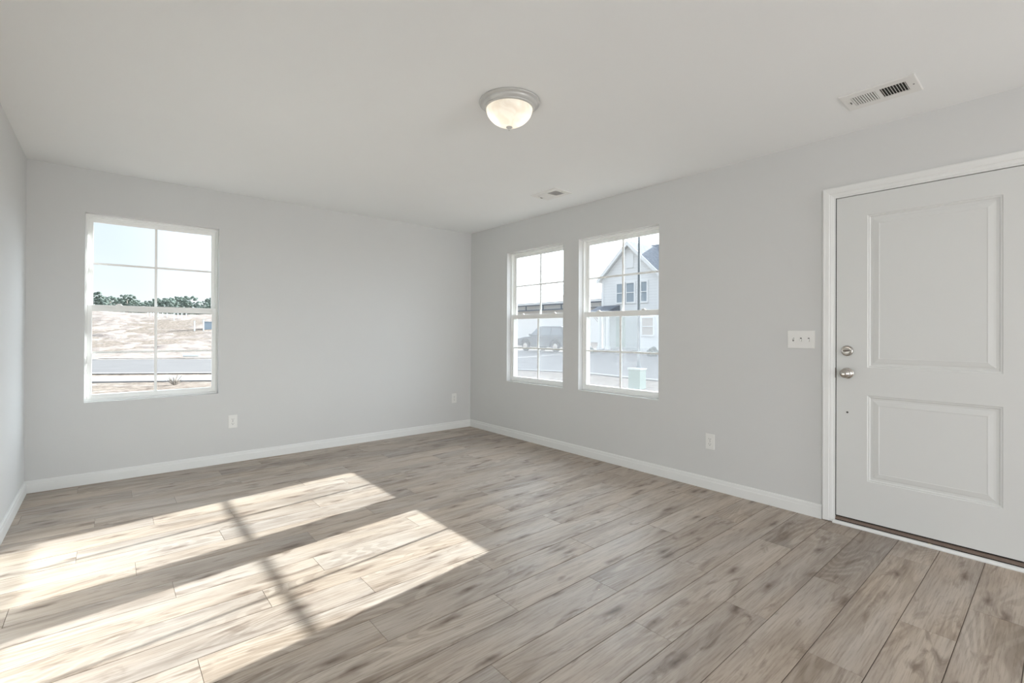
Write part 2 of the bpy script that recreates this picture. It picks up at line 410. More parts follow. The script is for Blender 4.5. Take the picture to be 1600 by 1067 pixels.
# ------------------------------------------------------------------ windows (single hung, 2x2 grid in each sash)
def make_window(name, a0, a1, axis, label, screen, lockpos):
    """built in local u (along the wall, 0..W), d (depth outward), z and mapped to the wall"""
    W = a1 - a0
    if axis == 'x':
        mtx = Matrix(((0, 1, 0, XR), (1, 0, 0, a0), (0, 0, 1, 0), (0, 0, 0, 1)))
    else:
        mtx = Matrix(((1, 0, 0, a0), (0, 1, 0, YB), (0, 0, 1, 0), (0, 0, 0, 1)))
    Z0, Z1 = W_Z0, W_Z1
    def ring(bm, u0, u1, z0, z1, w, d0, d1, wt=None, wb=None):
        wt = w if wt is None else wt; wb = w if wb is None else wb
        box(bm, u0, u0 + w, d0, d1, z0, z1); box(bm, u1 - w, u1, d0, d1, z0, z1)
        box(bm, u0 + w, u1 - w, d0, d1, z1 - wt, z1); box(bm, u0 + w, u1 - w, d0, d1, z0, z0 + wb)
    bm = bmesh.new()
    ring(bm, 0, W, Z0, Z1, 0.012, 0.062, 0.142, 0.016, 0.016)
    ring(bm, 0.012, W - 0.012, Z0 + 0.016, Z1 - 0.016, 0.007, 0.094, 0.138, 0.010, 0.012)
    fr = struct(link_bm(name, bm, M['vinyl'], None, bevel=0.0012, mtx=mtx), label, 'window')
    zm = 1.366
    # upper (outer) sash
    bm = bmesh.new(); ring(bm, 0.019, W - 0.019, zm - 0.022, Z1 - 0.026, 0.027, 0.104, 0.126, 0.026, 0.040)
    us = link_bm('upper_sash', bm, M['vinyl'], fr, bevel=0.0015, mtx=mtx)
    gz0, gz1 = zm + 0.018, Z1 - 0.052
    bm = bmesh.new(); box(bm, 0.044, W - 0.044, 0.1135, 0.1165, gz0 - 0.004, gz1 + 0.004)
    link_bm('glass_pane', bm, M['glass'], us, mtx=mtx)
    bm = bmesh.new()
    um = W / 2; zmid = (gz0 + gz1) / 2 + 0.005
    for (d0, d1) in ((0.1085, 0.1134), (0.1166, 0.1215)):
        box(bm, um - 0.009, um + 0.009, d0, d1, gz0, gz1)
        box(bm, 0.046, um - 0.009, d0, d1, zmid - 0.008, zmid + 0.008); box(bm, um + 0.009, W - 0.046, d0, d1, zmid - 0.008, zmid + 0.008)
    link_bm('muntin_grid', bm, M['vinyl'], us, mtx=mtx)
    # lower (inner) sash
    bm = bmesh.new(); ring(bm, 0.0125, W - 0.0125, Z0 + 0.0165, zm + 0.026, 0.029, 0.068, 0.096, 0.049, 0.038)
    box(bm, 0.05, W - 0.05, 0.062, 0.068, Z0 + 0.046, Z0 + 0.053)     # lift rail
    ls = link_bm('lower_sash', bm, M['vinyl'], fr, bevel=0.0018, mtx=mtx)
    hz0, hz1 = Z0 + 0.0545, zm - 0.023
    bm = bmesh.new(); box(bm, 0.039, W - 0.039, 0.0805, 0.0835, hz0 - 0.003, hz1 + 0.003)
    link_bm('glass_pane', bm, M['glass'], ls, mtx=mtx)
    bm = bmesh.new(); zl = (hz0 + hz1) / 2
    for (d0, d1) in ((0.0750, 0.0804), (0.0836, 0.0890)):
        box(bm, um - 0.009, um + 0.009, d0, d1, hz0, hz1)
        box(bm, 0.0415, um - 0.009, d0, d1, zl - 0.008, zl + 0.008); box(bm, um + 0.009, W - 0.0415, d0, d1, zl - 0.008, zl + 0.008)
    link_bm('muntin_grid', bm, M['vinyl'], ls, mtx=mtx)
    for u in lockpos:
        bm = bmesh.new()
        box(bm, u - 0.022, u + 0.022, 0.070, 0.092, zm + 0.026, zm + 0.032)
        box(bm, u - 0.012, u + 0.016, 0.074, 0.088, zm + 0.032, zm + 0.040)
        link_bm('sash_lock', bm, M['plastic'], ls, bevel=0.003, mtx=mtx)
    if screen:
        bm = bmesh.new(); ring(bm, 0.019, W - 0.019, Z0 + 0.028, zm + 0.01, 0.014, 0.128, 0.136)
        sf = link_bm('insect_screen', bm, M['vinyl'], fr, mtx=mtx)
        bm = bmesh.new()
        bm.faces.new([bm.verts.new(p) for p in ((0.032, 0.132, Z0 + 0.041), (W - 0.032, 0.132, Z0 + 0.041), (W - 0.032, 0.132, zm - 0.003), (0.032, 0.132, zm - 0.003))])
        link_bm('screen_mesh', bm, M['screen'], sf, mtx=mtx)
    return fr
make_window('window_1', *WIN1, 'y', 'white vinyl window with eight panes looking onto the sandy lot', False, (0.205,))
make_window('window_2', *WIN2, 'x', 'narrow-looking white vinyl window nearest the room corner, looking onto a parked vehicle', True, (0.20, 0.70))
make_window('window_3', *WIN3, 'x', 'white vinyl window nearer the door, looking onto the pale gabled house', True, (0.20, 0.70))

# ------------------------------------------------------------------ entry door
DY0, DY1, DZ0, DZ1 = 0.0405, 0.9505, 0.048, 2.0405
FX = XR + 0.002                       # face of the slab towards the room
bm = bmesh.new()
panels = [(0.2165, 0.7905, 0.984, 1.911), (0.2165, 0.7905, 0.293, 0.815)]
prof = [(0.0, 0.0), (0.004, 0.0035), (0.010, 0.0035), (0.015, 0.0085), (0.026, 0.0085), (0.034, 0.0060), (0.056, 0.0025), (0.060, 0.0038)]
def ringv(r, o, d):
    return [bm.verts.new((FX + d, y, z)) for (y, z) in ((r[0] + o, r[2] + o), (r[1] - o, r[2] + o), (r[1] - o, r[3] - o), (r[0] + o, r[3] - o))]
ys = [DY0, 0.2165, 0.7905, DY1]; zs = [DZ0, 0.293, 0.815, 0.984, 1.911, DZ1]
for i in range(3):
    for k in range(5):
        if i == 1 and k in (1, 3): continue
        bm.faces.new([bm.verts.new(p) for p in ((FX, ys[i], zs[k]), (FX, ys[i + 1], zs[k]), (FX, ys[i + 1], zs[k + 1]), (FX, ys[i], zs[k + 1]))])
for r in panels:
    prev = ringv(r, *prof[0])
    for o, d in prof[1:]:
        cur = ringv(r, o, d)
        for i in range(4): bm.faces.new((prev[i], prev[(i + 1) % 4], cur[(i + 1) % 4], cur[i]))
        prev = cur
    bm.faces.new(prev)
TH = 0.044
o4 = [(DY0, DZ0), (DY1, DZ0), (DY1, DZ1), (DY0, DZ1)]
for i in range(4):
    a, b_ = o4[i], o4[(i + 1) % 4]
    bm.faces.new([bm.verts.new(p) for p in ((FX, *a), (FX, *b_), (FX + TH, *b_), (FX + TH, *a))])
bm.faces.new([bm.verts.new((FX + TH, *a)) for a in o4])
bmesh.ops.remove_doubles(bm, verts=bm.verts, dist=1e-5)
door = struct(link_bm('door_1', bm, M['door']), 'white two-panel entry door with satin nickel knob and deadbolt', 'door')
def face_room(y, z, x=FX):      # local +z of a lathe points into the room
    return Matrix.Translation((x, y, z)) @ Matrix(((0, 0, -1, 0), (0, 1, 0, 0), (1, 0, 0, 0), (0, 0, 0, 1)))
bm = bmesh.new()
lathe(bm, [(0, -0.001), (0.033, -0.001), (0.0335, 0.003), (0.031, 0.006), (0.020, 0.009), (0.013, 0.011), (0.0115, 0.026), (0.014, 0.031), (0.023, 0.036),
           (0.0275, 0.044), (0.0280, 0.051), (0.0255, 0.059), (0.019, 0.0645), (0.010, 0.067), (0, 0.0675)], 40, face_room(0.893, 0.9435))
kn = link_bm('door_knob', bm, M['nickel'], door, smooth=True)
bm = bmesh.new()
lathe(bm, [(0, -0.001), (0.032, -0.001), (0.0325, 0.004), (0.030, 0.009), (0.026, 0.0105), (0.024, 0.0095), (0.0185, 0.0095), (0.0175, 0.012), (0, 0.0125)], 40, face_room(0.8925, 1.083))
db = link_bm('deadbolt', bm, M['nickel'], door, smooth=True)
bm = bmesh.new()
pts = []
for i in range(24):
    t = 2 * math.pi * i / 24
    r = 0.017
    pts.append((0.8925 + r * math.cos(t) * 1.0, 1.083 + 0.0058 * math.sin(t) * (1.15 if math.cos(t) > 0 else 0.7)))
prism(bm, pts, 'x', FX - 0.0125, FX - 0.027)
link_bm('thumb_turn', bm, M['nickel_dark'], db, smooth=True, bevel=0.001)['label'] = 'dark oval thumb turn'
bm = bmesh.new()
lathe(bm, [(0, -0.001), (0.0058, -0.001), (0.0058, 0.0012), (0.003, 0.0012), (0.0028, 0.0004), (0, 0.0004)], 20, face_room(0.8915, 0.7005))
link_bm('plugged_screw_hole', bm, M['slot'], door)['label'] = 'small dark hole below the knob'
bm = bmesh.new(); box(bm, FX + 0.004, FX + 0.040, DY0 + 0.001, DY1 - 0.001, 0.0420, DZ0 - 0.0002)
link_bm('sweep_gap_shade', bm, M['rubber_gap_shade'], door)  # sweep kept black to paint the shadowed gap under the door
for z, hh in ((1.083, 0.030), (0.9435, 0.030)):
    bm = bmesh.new(); box(bm, FX + 0.010, FX + 0.034, DY1 + 0.0003, DY1 + 0.0022, z - hh, z + hh)
    link_bm('latch_plate', bm, M['nickel_dark'], door)

# casing + jamb = trim_1
def casing_profile():      # (distance from the opening edge, protrusion)
    return [(0.0, 0.0), (0.0, 0.009), (0.006, 0.0105), (0.012, 0.0125), (0.018, 0.0125), (0.021, 0.0150), (0.040, 0.0165), (0.050, 0.0180), (0.056, 0.0165), (0.058, 0.0)]
bm = bmesh.new()
cp = casing_profile()
ci_y1, ci_y0, ci_z = 0.966, 0.025, 2.056         # inner edges
path = [(ci_y1, -0.0), (ci_y1, ci_z), (ci_y0, ci_z), (ci_y0, -0.0)]
offs = [(1, 0), (1, 1), (-1, 1), (-1, 0)]
rings = []
for (y, z), (oy, oz) in zip(path, offs):
    rings.append([bm.verts.new((XR - p, y + oy * s, z + oz * s + (0.004 if oz == 0 else 0))) for s, p in cp])
for a, b_ in zip(rings, rings[1:]):
    for i in range(len(cp) - 1):
        bm.faces.new((a[i], a[i + 1], b_[i + 1], b_[i]))
for r in (rings[0], rings[-1]):
    bm.faces.new(r)
tr1 = struct(link_bm('trim_1', bm, M['trim']), 'white moulded casing around the entry door', 'door casing')
bm = bmesh.new()
box(bm, XR - 0.004, XR + TW, 0.9545, 0.9665, 0.0005, 2.0575); box(bm, XR - 0.004, XR + TW, 0.0245, 0.0365, 0.0005, 2.0575)
box(bm, XR - 0.004, XR + TW, 0.0365, 0.9545, 2.0445, 2.0575)
# stop strips behind the slab
box(bm, FX + TH + 0.004, XR + TW, 0.9425, 0.9545, 0.0425, 2.0445); box(bm, FX + TH + 0.004, XR + TW, 0.0365, 0.0485, 0.0425, 2.0445)
box(bm, FX + TH + 0.004, XR + TW, 0.0485, 0.9425, 2.0325, 2.0445)
jamb = link_bm('door_jamb', bm, M['trim'], tr1)
bm = bmesh.new(); box(bm, XR + 0.0002, FX + TH, 0.9520, 0.9543, 0.042, 2.043)
link_bm('jamb_gap_shade', bm, M['rubber_gap_shade'], tr1)  # black filler paints the shade of the gap between slab and jamb
bm = bmesh.new(); box(bm, XR - 0.0048, XR + 0.03, 0.9527, 0.9560, 0.912, 0.975)
link_bm('strike_plate', bm, M['nickel_dark'], tr1)['label'] = 'dark bronze strike plate beside the knob'
# threshold
bm = bmesh.new()
prism(bm, [(XR - 0.0035, 0.0), (XR - 0.0035, 0.024), (XR - 0.002, 0.032), (XR + 0.003, 0.039), (XR + 0.010, 0.0415), (XR + 0.10, 0.0415), (XR + 0.150, 0.010), (XR + 0.150, 0.0)], 'y', 0.0370, 0.9540)
th = struct(link_bm('trim_2', bm, M['bronze']), 'dark bronze metal threshold under the white entry door', 'door threshold')
bm = bmesh.new()
prism(bm, [(XR - 0.0255, 0.0005), (XR - 0.0255, 0.008), (XR - 0.022, 0.013), (XR - 0.015, 0.0165), (XR - 0.0045, 0.018), (XR - 0.0045, 0.0005)], 'y', 0.030, 0.9640)
link_bm('seam_gap_shade', (lambda b: (box(b, XR - 0.0044, XR - 0.0036, 0.0370, 0.9540, 0.0165, 0.0225), b)[1])(bmesh.new()), M['rubber_gap_shade'], th)  # black line paints the gap shadow between floor strip and threshold
struct(link_bm('trim_3', bm, M['trim']), 'thin white strip of floor trim in front of the door threshold', 'floor trim')

# ------------------------------------------------------------------ ceiling lamp
LX, LY = 1.655, 1.974
def translucent_mat():
    m = bpy.data.materials.new('frosted_lamp_glass'); m.use_nodes = True
    n, l = m.node_tree.nodes, m.node_tree.links
    n.clear()
    o = n.new('ShaderNodeOutputMaterial'); t = n.new('ShaderNodeBsdfTranslucent'); d = n.new('ShaderNodeBsdfDiffuse'); g_ = n.new('ShaderNodeBsdfGlossy')
    tc = n.new('ShaderNodeTexCoord'); nz = n.new('ShaderNodeTexNoise'); nz.inputs['Scale'].default_value = 14; nz.inputs['Distortion'].default_value = 1.5
    l.new(tc.outputs['Object'], nz.inputs['Vector'])
    rp = n.new('ShaderNodeValToRGB'); rp.color_ramp.elements[0].color = (0.80, 0.74, 0.66, 1); rp.color_ramp.elements[1].color = (0.95, 0.93, 0.88, 1)
    rp.color_ramp.elements[0].position = 0.35; rp.color_ramp.elements[1].position = 0.6
    l.new(nz.outputs[0], rp.inputs[0]); l.new(rp.outputs[0], t.inputs[0])
    d.inputs[0].default_value = (0.86, 0.84, 0.79, 1); g_.inputs['Roughness'].default_value = 0.3
    a = n.new('ShaderNodeMixShader'); a.inputs[0].default_value = 0.45
    l.new(t.outputs[0], a.inputs[1]); l.new(d.outputs[0], a.inputs[2])
    b2 = n.new('ShaderNodeMixShader'); b2.inputs[0].default_value = 0.05
    l.new(a.outputs[0], b2.inputs[1]); l.new(g_.outputs[0], b2.inputs[2]); l.new(b2.outputs[0], o.inputs[0])
    return m
M['lampglass'] = translucent_mat()
lamp = tag(empty('ceiling_lamp', (LX, LY, H)), 'lit flush-mount ceiling lamp with frosted bowl and pale metal rim', 'ceiling lamp')
bm = bmesh.new()
lathe(bm, [(0.02, -0.001), (0.164, -0.001), (0.1655, -0.006), (0.163, -0.010), (0.155, -0.0125), (0.152, -0.015), (0.152, -0.019), (0.147, -0.026), (0.140, -0.031),
           (0.137, -0.033), (0.136, -0.038), (0.131, -0.041), (0.127, -0.041), (0.127, -0.036), (0.02, -0.020)], 72)
link_bm('lamp_rim', bm, M['lamp_pan'], lamp, smooth=True)
bm = bmesh.new()
bowl = []
for i in range(15):
    t = i / 14
    a = t * math.pi / 2
    r = 0.1255 * math.cos(a) ** 1.2 if i < 14 else 0.0
    bowl.append((r, -0.039 - 0.096 * math.sin(a)))
lathe(bm, bowl, 72)
link_bm('lamp_bowl', bm, M['lampglass'], lamp, smooth=True)
bm = bmesh.new()
lathe(bm, [(0.003, -0.130), (0.0155, -0.1325), (0.0175, -0.136), (0.015, -0.140), (0.007, -0.144), (0.004, -0.147), (0.0055, -0.150), (0.004, -0.154), (0, -0.155)], 28)
link_bm('lamp_finial', bm, M['lamp_pan'], lamp, smooth=True)
bm = bmesh.new()
tube(bm, (0, 0, -0.022), (0, 0, -0.134), 0.004)
link_bm('lamp_stem', bm, M['lamp_pan'], lamp)
for sx in (-1, 1):
    ll = light('lamp_bulb_light', 'POINT', (0, 0, 0), 0.22, (1.0, 0.91, 0.80), shadow_soft_size=0.022)
    ll.parent = lamp; ll.location = (0.060 * sx * 0.761, -0.060 * sx * 0.648, -0.070)

# ------------------------------------------------------------------ ceiling registers
def make_register(loc, label):
    root = tag(empty('ceiling_register', loc), label, 'air vent')
    x0, x1, y0, y1 = -0.108, 0.108, -0.153, 0.153
    bx0, bx1 = -0.060, 0.060
    banks = [(-0.113, -0.008), (0.010, 0.115)]
    bm = bmesh.new()
    z0, z1 = -0.006, -0.0008
    xs = [x0, bx0, bx1, x1]; yy = [y0, banks[0][0], banks[0][1], banks[1][0], banks[1][1], y1]
    for i in range(3):
        for k in range(5):
            if i == 1 and k in (1, 3): continue
            box(bm, xs[i], xs[i + 1], yy[k], yy[k + 1], z0, z1)
    # turned rim
    for (a, b_, c, d) in ((x0 - 0.003, x0, y0 - 0.003, y1 + 0.003), (x1, x1 + 0.003, y0 - 0.003, y1 + 0.003), (x0, x1, y0 - 0.003, y0), (x0, x1, y1, y1 + 0.003)):
        box(bm, a, b_, c, d, -0.004, -0.0002)
    bmesh.ops.remove_doubles(bm, verts=bm.verts, dist=1e-5)
    link_bm('register_plate', bm, M['vent'], root)
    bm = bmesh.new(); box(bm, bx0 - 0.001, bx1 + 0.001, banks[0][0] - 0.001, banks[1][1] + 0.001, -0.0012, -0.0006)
    link_bm('duct_shade', bm, M['duct'], root)  # flat dark sheet painted in for the shade of the hollow duct
    for bi, (b0, b1) in enumerate(banks):
        n = 9 + bi
        for q in range(n):
            yc = b0 + (q + 0.5) * (b1 - b0) / n
            bm = bmesh.new()
            t = 0.0009; hw = 0.0056 if bi else 0.0022
            lean = 0.0035
            if bi == 0:
                prism(bm, [(yc - 0.0025 - t, -0.0062), (yc - 0.0025 + t * 1.6, -0.0062), (yc + 0.0012, -0.0013), (yc - 0.0012, -0.0013)], 'x', bx0, bx1)
            else:
                prism(bm, [(yc + 0.0012, -0.0066), (yc + 0.0028, -0.0060), (yc - 0.0012, -0.0013), (yc - 0.0030, -0.0013)], 'x', bx0, bx1)
            link_bm('louver', bm, M['vent'], root)
    for sy in (-1, 1):
        bm = bmesh.new(); lathe(bm, [(0, -0.0078), (0.003, -0.0074), (0.004, -0.006)], 14, Matrix.Translation((0, sy * 0.136, 0)))
        link_bm('screw', bm, M['slot'] if sy < 0 else M['vent'], root)
    bm = bmesh.new(); box(bm, -0.012, 0.012, 0.1235, 0.1265, -0.010, -0.006)
    link_bm('damper_lever', bm, M['slot'], root)
    return root
make_register((3.046, 0.635, H), 'white ceiling register with dark gaps between louvers above the entry door side')
make_register((3.036, 3.030, H), 'small-looking white ceiling register over the two windows')

# ------------------------------------------------------------------ outlets and switches
def make_outlet(loc, wall_axis, label, group=None):
    root = tag(empty('wall_outlet', loc, 0.0), label, 'wall outlet', group)
    # local: x along wall, y out of the wall (towards the room = -y), z up
    bm = bmesh.new()
    w, h = 0.036, 0.0585
    prism(bm, [(-w, -h), (w, -h), (w, h), (-w, h)], 'y', -0.0005, -0.003)
    prism(bm, [(-w + .003, -h + .003), (w - .003, -h + .003), (w - .003, h - .003), (-w + .003, h - .003)], 'y', -0.003, -0.0062)
    link_bm('cover_plate', bm, M['plastic'], root, bevel=0.0008)
    for s in (-1, 1):
        bm = bmesh.new()
        pts = []
        for i in range(28):
            t = 2 * math.pi * i / 28
            pts.append((max(-0.0165, min(0.0165, 0.0185 * math.cos(t))), s * 0.0195 + max(-0.0135, min(0.0135, 0.0155 * math.sin(t)))))
        prism(bm, pts, 'y', -0.0062, -0.0080)
        sk = link_bm('socket', bm, M['plastic'], root)
        bm = bmesh.new()
        box(bm, -0.0078, -0.0056, -0.0084, -0.0080, s * 0.0195 - 0.001, s * 0.0195 + 0.0075)
        box(bm, 0.0056, 0.0078, -0.0084, -0.0080, s * 0.0195 - 0.0005, s * 0.0195 + 0.0065)
        prism(bm, [(0.0028 * math.cos(a * math.pi / 5), s * 0.0195 - 0.0072 + 0.0028 * math.sin(a * math.pi / 5)) for a in range(10)], 'y', -0.0084, -0.0080)
        link_bm('slots', bm, M['slot'], sk)
    bm = bmesh.new(); lathe(bm, [(0, 0.0072), (0.0022, 0.0070), (0.0028, 0.0062)], 12, Matrix.Rotation(math.pi / 2, 4, 'X'))
    link_bm('screw', bm, M['slot'], root)
    if wall_axis == 'x':
        root.rotation_euler = (0, 0, -math.pi / 2)
    return root
make_outlet((0.863, YB, 0.369), 'y', 'white wall outlet on the far wall just right of the single window')
make_outlet((3.254, YB, 0.375), 'y', 'white wall outlet low on the far wall close to the room corner')
make_outlet((XR, 1.772, 0.362), 'x', 'white wall outlet between the windows and the door')

sw = tag(empty('light_switch', (XR, 1.150, 1.150), -math.pi / 2), 'white triple toggle switch plate beside the entry door', 'light switch')
bm = bmesh.new()
w, h = 0.082, 0.0585
prism(bm, [(-w, -h), (w, -h), (w, h), (-w, h)], 'y', -0.0005, -0.003)
prism(bm, [(-w + .003, -h + .003), (w - .003, -h + .003), (w - .003, h - .003), (-w + .003, h - .003)], 'y', -0.003, -0.0062)
link_bm('cover_plate', bm, M['plastic'], sw, bevel=0.0008)
for i, (x, s) in enumerate(((-0.046, 1), (0.0, -1), (0.046, -1))):
    bm = bmesh.new(); box(bm, x - 0.0048, x + 0.0048, -0.0066, -0.0062, -0.0115, 0.0115)
    link_bm('toggle_slot', bm, M['slot'], sw)
    bm = bmesh.new()
    prism(bm, [(-0.0062, -0.006), (-0.0062, 0.006), (-0.017, s * 0.009 + 0.0035), (-0.0175, s * 0.009 - 0.0035)], 'x', x - 0.004, x + 0.004)
    link_bm('toggle', bm, M['plastic'], sw, bevel=0.0008)
    for zz in (-0.030, 0.030):
        bm = bmesh.new(); lathe(bm, [(0, 0.0072), (0.0022, 0.0070), (0.0028, 0.0062)], 12, Matrix.Translation((x, 0, zz)) @ Matrix.Rotation(math.pi / 2, 4, 'X'))
        link_bm('screw', bm, M['vent'], sw)

# crumbs
def crumb(name, loc, s, label, m):
    bm = bmesh.new(); bmesh.ops.create_icosphere(bm, subdivisions=2, radius=1)
    for v in bm.verts:
        v.co = Vector((v.co.x * s[0], v.co.y * s[1], v.co.z * s[2])) * (1 + 0.35 * noise.noise(v.co * 2.3 + Vector(loc)))
    o = link_bm(name, bm, m); o.location = loc
    tag(o, label, 'debris')
crumb('wood_chip', (1.731, 1.405, 0.0015), (0.005, 0.0026, 0.0016), 'tiny cream chip lying on the plank floor', M['chip'])
crumb('plaster_crumb', (XR - 0.010, 0.500, 0.0186), (0.003, 0.010, 0.0022), 'tiny cream crumb lying against the dark door threshold', M['chip'])
crumb('paper_scrap', (-0.250, 3.43, 0.0012), (0.004, 0.010, 0.0012), 'tiny white scrap on the sunlit floor by the left wall', M['trim'])

# ================================================================== OUTSIDE
def smooth(a, b, t):
    t = max(0.0, min(1.0, (t - a) / (b - a))); return t * t * (3 - 2 * t)
FAR = [(-60, 60), (-20, 42), (-0.5, 32.4), (3.95, 30.0), (9, 28.0), (15, 27.4), (21, 28.4), (25.2, 27.5), (25.2, 20), (25.2, 10), (25.2, 0), (25.2, -25)]
NEAR = [(-60, 46), (-20, 33.5), (-0.33, 22.16), (2.65, 20.22), (6.5, 18.0), (10.0, 16.5), (12.6, 15.0), (13.8, 12.0), (13.6, 10), (13.4, 7), (13.4, 0), (13.4, -25)]
def zg(x, y):
    z = -0.30
    z += 0.22 * smooth(14, 25, x) * smooth(36, 30, y) if False else 0.22 * smooth(14, 25, x)
    z += 0.30 * smooth(25.2, 27.5, x)
    r = y + 0.55 * x - 33.0            # distance-like measure beyond the far kerb of the left street
    if x < 24 and r > 0:
        z += 3.5 * smooth(0, 44, r) * smooth(24, 14, x) - 3.8 * smooth(46, 60, r) * smooth(24, 14, x)
    return z
def grid_obj(name, x0, x1, nx, y0, y1, ny, zf, m, test=None):
    bm = bmesh.new()
    V = [[bm.verts.new((x0 + (x1 - x0) * i / nx, y0 + (y1 - y0) * j / ny, 0)) for j in range(ny + 1)] for i in range(nx + 1)]
    for r in V:
        for v in r: v.co.z = zf(v.co.x, v.co.y)
    for i in range(nx):
        for j in range(ny):
            c = (V[i][j].co + V[i + 1][j + 1].co) / 2
            if test is None or test(c.x, c.y):
                bm.faces.new((V[i][j], V[i + 1][j], V[i + 1][j + 1], V[i][j + 1]))
    bmesh.ops.delete(bm, geom=[v for v in bm.verts if not v.link_faces], context='VERTS')
    return link_bm(name, bm, m, smooth=True)
def strip_obj(name, A, B, n, dz, m, thick=0.0):
    """surface between two polylines of equal length, n cuts across"""
    def dens(P):
        out = []
        for a, b_ in zip(P, P[1:]):
            for q in range(4): out.append((a[0] + (b_[0] - a[0]) * q / 4, a[1] + (b_[1] - a[1]) * q / 4))
        out.append(P[-1]); return out
    A, B = dens(A), dens(B)
    bm = bmesh.new()
    V = []
    for a, b_ in zip(A, B):
        r = []
        for q in range(n + 1):
            x, y = a[0] + (b_[0] - a[0]) * q / n, a[1] + (b_[1] - a[1]) * q / n
            r.append(bm.verts.new((x, y, zg(x, y) + dz)))
        V.append(r)
    for i in range(len(V) - 1):
        for q in range(n): bm.faces.new((V[i][q], V[i + 1][q], V[i + 1][q + 1], V[i][q + 1]))
    if thick:
        ex = bmesh.ops.extrude_face_region(bm, geom=list(bm.faces))
        for v in ex['geom']:
            if isinstance(v, bmesh.types.BMVert): v.co.z -= thick
    return link_bm(name, bm, m)
def offset(P, d):
    out = []
    for i, p in enumerate(P):
        a = Vector(P[max(0, i - 1)]); b_ = Vector(P[min(len(P) - 1, i + 1)]); t = (b_ - a).normalized()
        nrm = Vector((t.y, -t.x)); out.append((p[0] + nrm.x * d, p[1] + nrm.y * d))
    return out

def ground_mat(name, c1, c2, scale, rough=0.95, c3=None, s3=3.0, bump=0.0):
    m, n, l, b = new_mat(name)
    tc = n.new('ShaderNodeTexCoord'); nz = n.new('ShaderNodeTexNoise'); nz.inputs['Scale'].default_value = scale; nz.inputs['Detail'].default_value = 8; nz.inputs['Roughness'].default_value = 0.7
    l.new(tc.outputs['Object'], nz.inputs['Vector'])
    rp = n.new('ShaderNodeValToRGB'); rp.color_ramp.elements[0].position = 0.36; rp.color_ramp.elements[1].position = 0.62
    rp.color_ramp.elements[0].color = (*c1, 1); rp.color_ramp.elements[1].color = (*c2, 1)
    l.new(nz.outputs[0], rp.inputs[0])
    col = rp.outputs[0]
    if c3:
        n2 = n.new('ShaderNodeTexNoise'); n2.inputs['Scale'].default_value = s3; n2.inputs['Detail'].default_value = 7; n2.inputs['Roughness'].default_value = 0.75
        l.new(tc.outputs['Object'], n2.inputs['Vector'])
        r2_ = n.new('ShaderNodeValToRGB'); r2_.color_ramp.elements[0].position = 0.56; r2_.color_ramp.elements[1].position = 0.68
        r2_.color_ramp.elements[0].color = (0, 0, 0, 1); r2_.color_ramp.elements[1].color = (1, 1, 1, 1)
        l.new(n2.outputs[0], r2_.inputs[0])
        mx = n.new('ShaderNodeMixRGB'); mx.inputs[2].default_value = (*c3, 1)
        l.new(r2_.outputs[0], mx.inputs[0]); l.new(col, mx.inputs[1]); col = mx.outputs[0]
    l.new(col, b.inputs['Base Color']); b.inputs['Roughness'].default_value = rough; b.inputs['Specular IOR Level'].default_value = 0.15
    if bump:
        bp = n.new('ShaderNodeBump'); bp.inputs['Strength'].default_value = 0.6; bp.inputs['Distance'].default_value = bump
        l.new(nz.outputs[0], bp.inputs['Height']); l.new(bp.outputs[0], b.inputs['Normal'])
    return m
M['straw'] = ground_mat('pine_straw_ground', (0.075, 0.055, 0.042), (0.235, 0.195, 0.16), 5.5, c3=(0.25, 0.235, 0.22), s3=1.2, bump=0.06)
M['sand'] = ground_mat('pale_sand', (0.19, 0.155, 0.135), (0.265, 0.228, 0.20), 1.6, c3=(0.11, 0.085, 0.07), s3=1.1, bump=0.16)
M['asphalt'] = ground_mat('worn_asphalt', (0.112, 0.107, 0.106), (0.13, 0.125, 0.123), 1.0)
M['concrete'] = ground_mat('pale_concrete', (0.235, 0.23, 0.225), (0.27, 0.265, 0.26), 1.5)
M['lawn'] = ground_mat('dormant_lawn', (0.27, 0.26, 0.18), (0.42, 0.38, 0.28), 1.6, bump=0.03)

def under_house(x, y): return XL - TW - 0.3 < x < XR + TW + 0.0 and YF - TW - 0.3 < y < YB + TW
struct(grid_obj('ground', -60, 75, 135, -25, 75, 100, lambda x, y: zg(x, y) - 0.02, M['straw'], lambda x, y: not under_house(x, y)),
       'straw-covered ground in front of the windows', 'ground')
def sand_z(x, y):
    n1 = noise.fractal(Vector((x * 0.42, y * 0.42, 0.3)), 0.9, 2.1, 5)
    n2 = noise.noise(Vector((x * 0.13, y * 0.13, 4.0)))
    r = y + 0.55 * x - 33.0
    a = smooth(0.5, 8, r)
    hump = 0.32 * math.exp(-((x + 0.5) / 3.2) ** 2 - ((y - 72) / 6) ** 2) + 0.20 * math.exp(-((x - 4.2) / 1.6) ** 2 - ((y - 72) / 5) ** 2)
    return zg(x, y) + 0.02 + a * (0.13 * n1 + 0.16 * n2 + 0.07 * noise.noise(Vector((x * 1.1, y * 1.1, 9.0)))) + hump
struct(grid_obj('sand_lot', -22, 24, 230, 26, 96, 350, sand_z, M['sand'], lambda x, y: y + 0.55 * x > 33.1 if x > -0.5 else y + 0.49 * x > 32.5),
       'rough pale sandy building lot rising beyond the street', 'sandy lot')
struct(strip_obj('street', NEAR, FAR, 6, 0.0, M['asphalt']), 'grey asphalt street curving past both sides of the house', 'street')
struct(strip_obj('kerb_far', FAR, offset(FAR, -0.35), 1, 0.02, M['concrete']), 'pale concrete kerb on the far side of the street', 'kerb')
struct(strip_obj('kerb_near', NEAR, offset(NEAR, 0.35), 1, 0.012, M['concrete']), 'pale concrete kerb on the near side of the street', 'kerb')
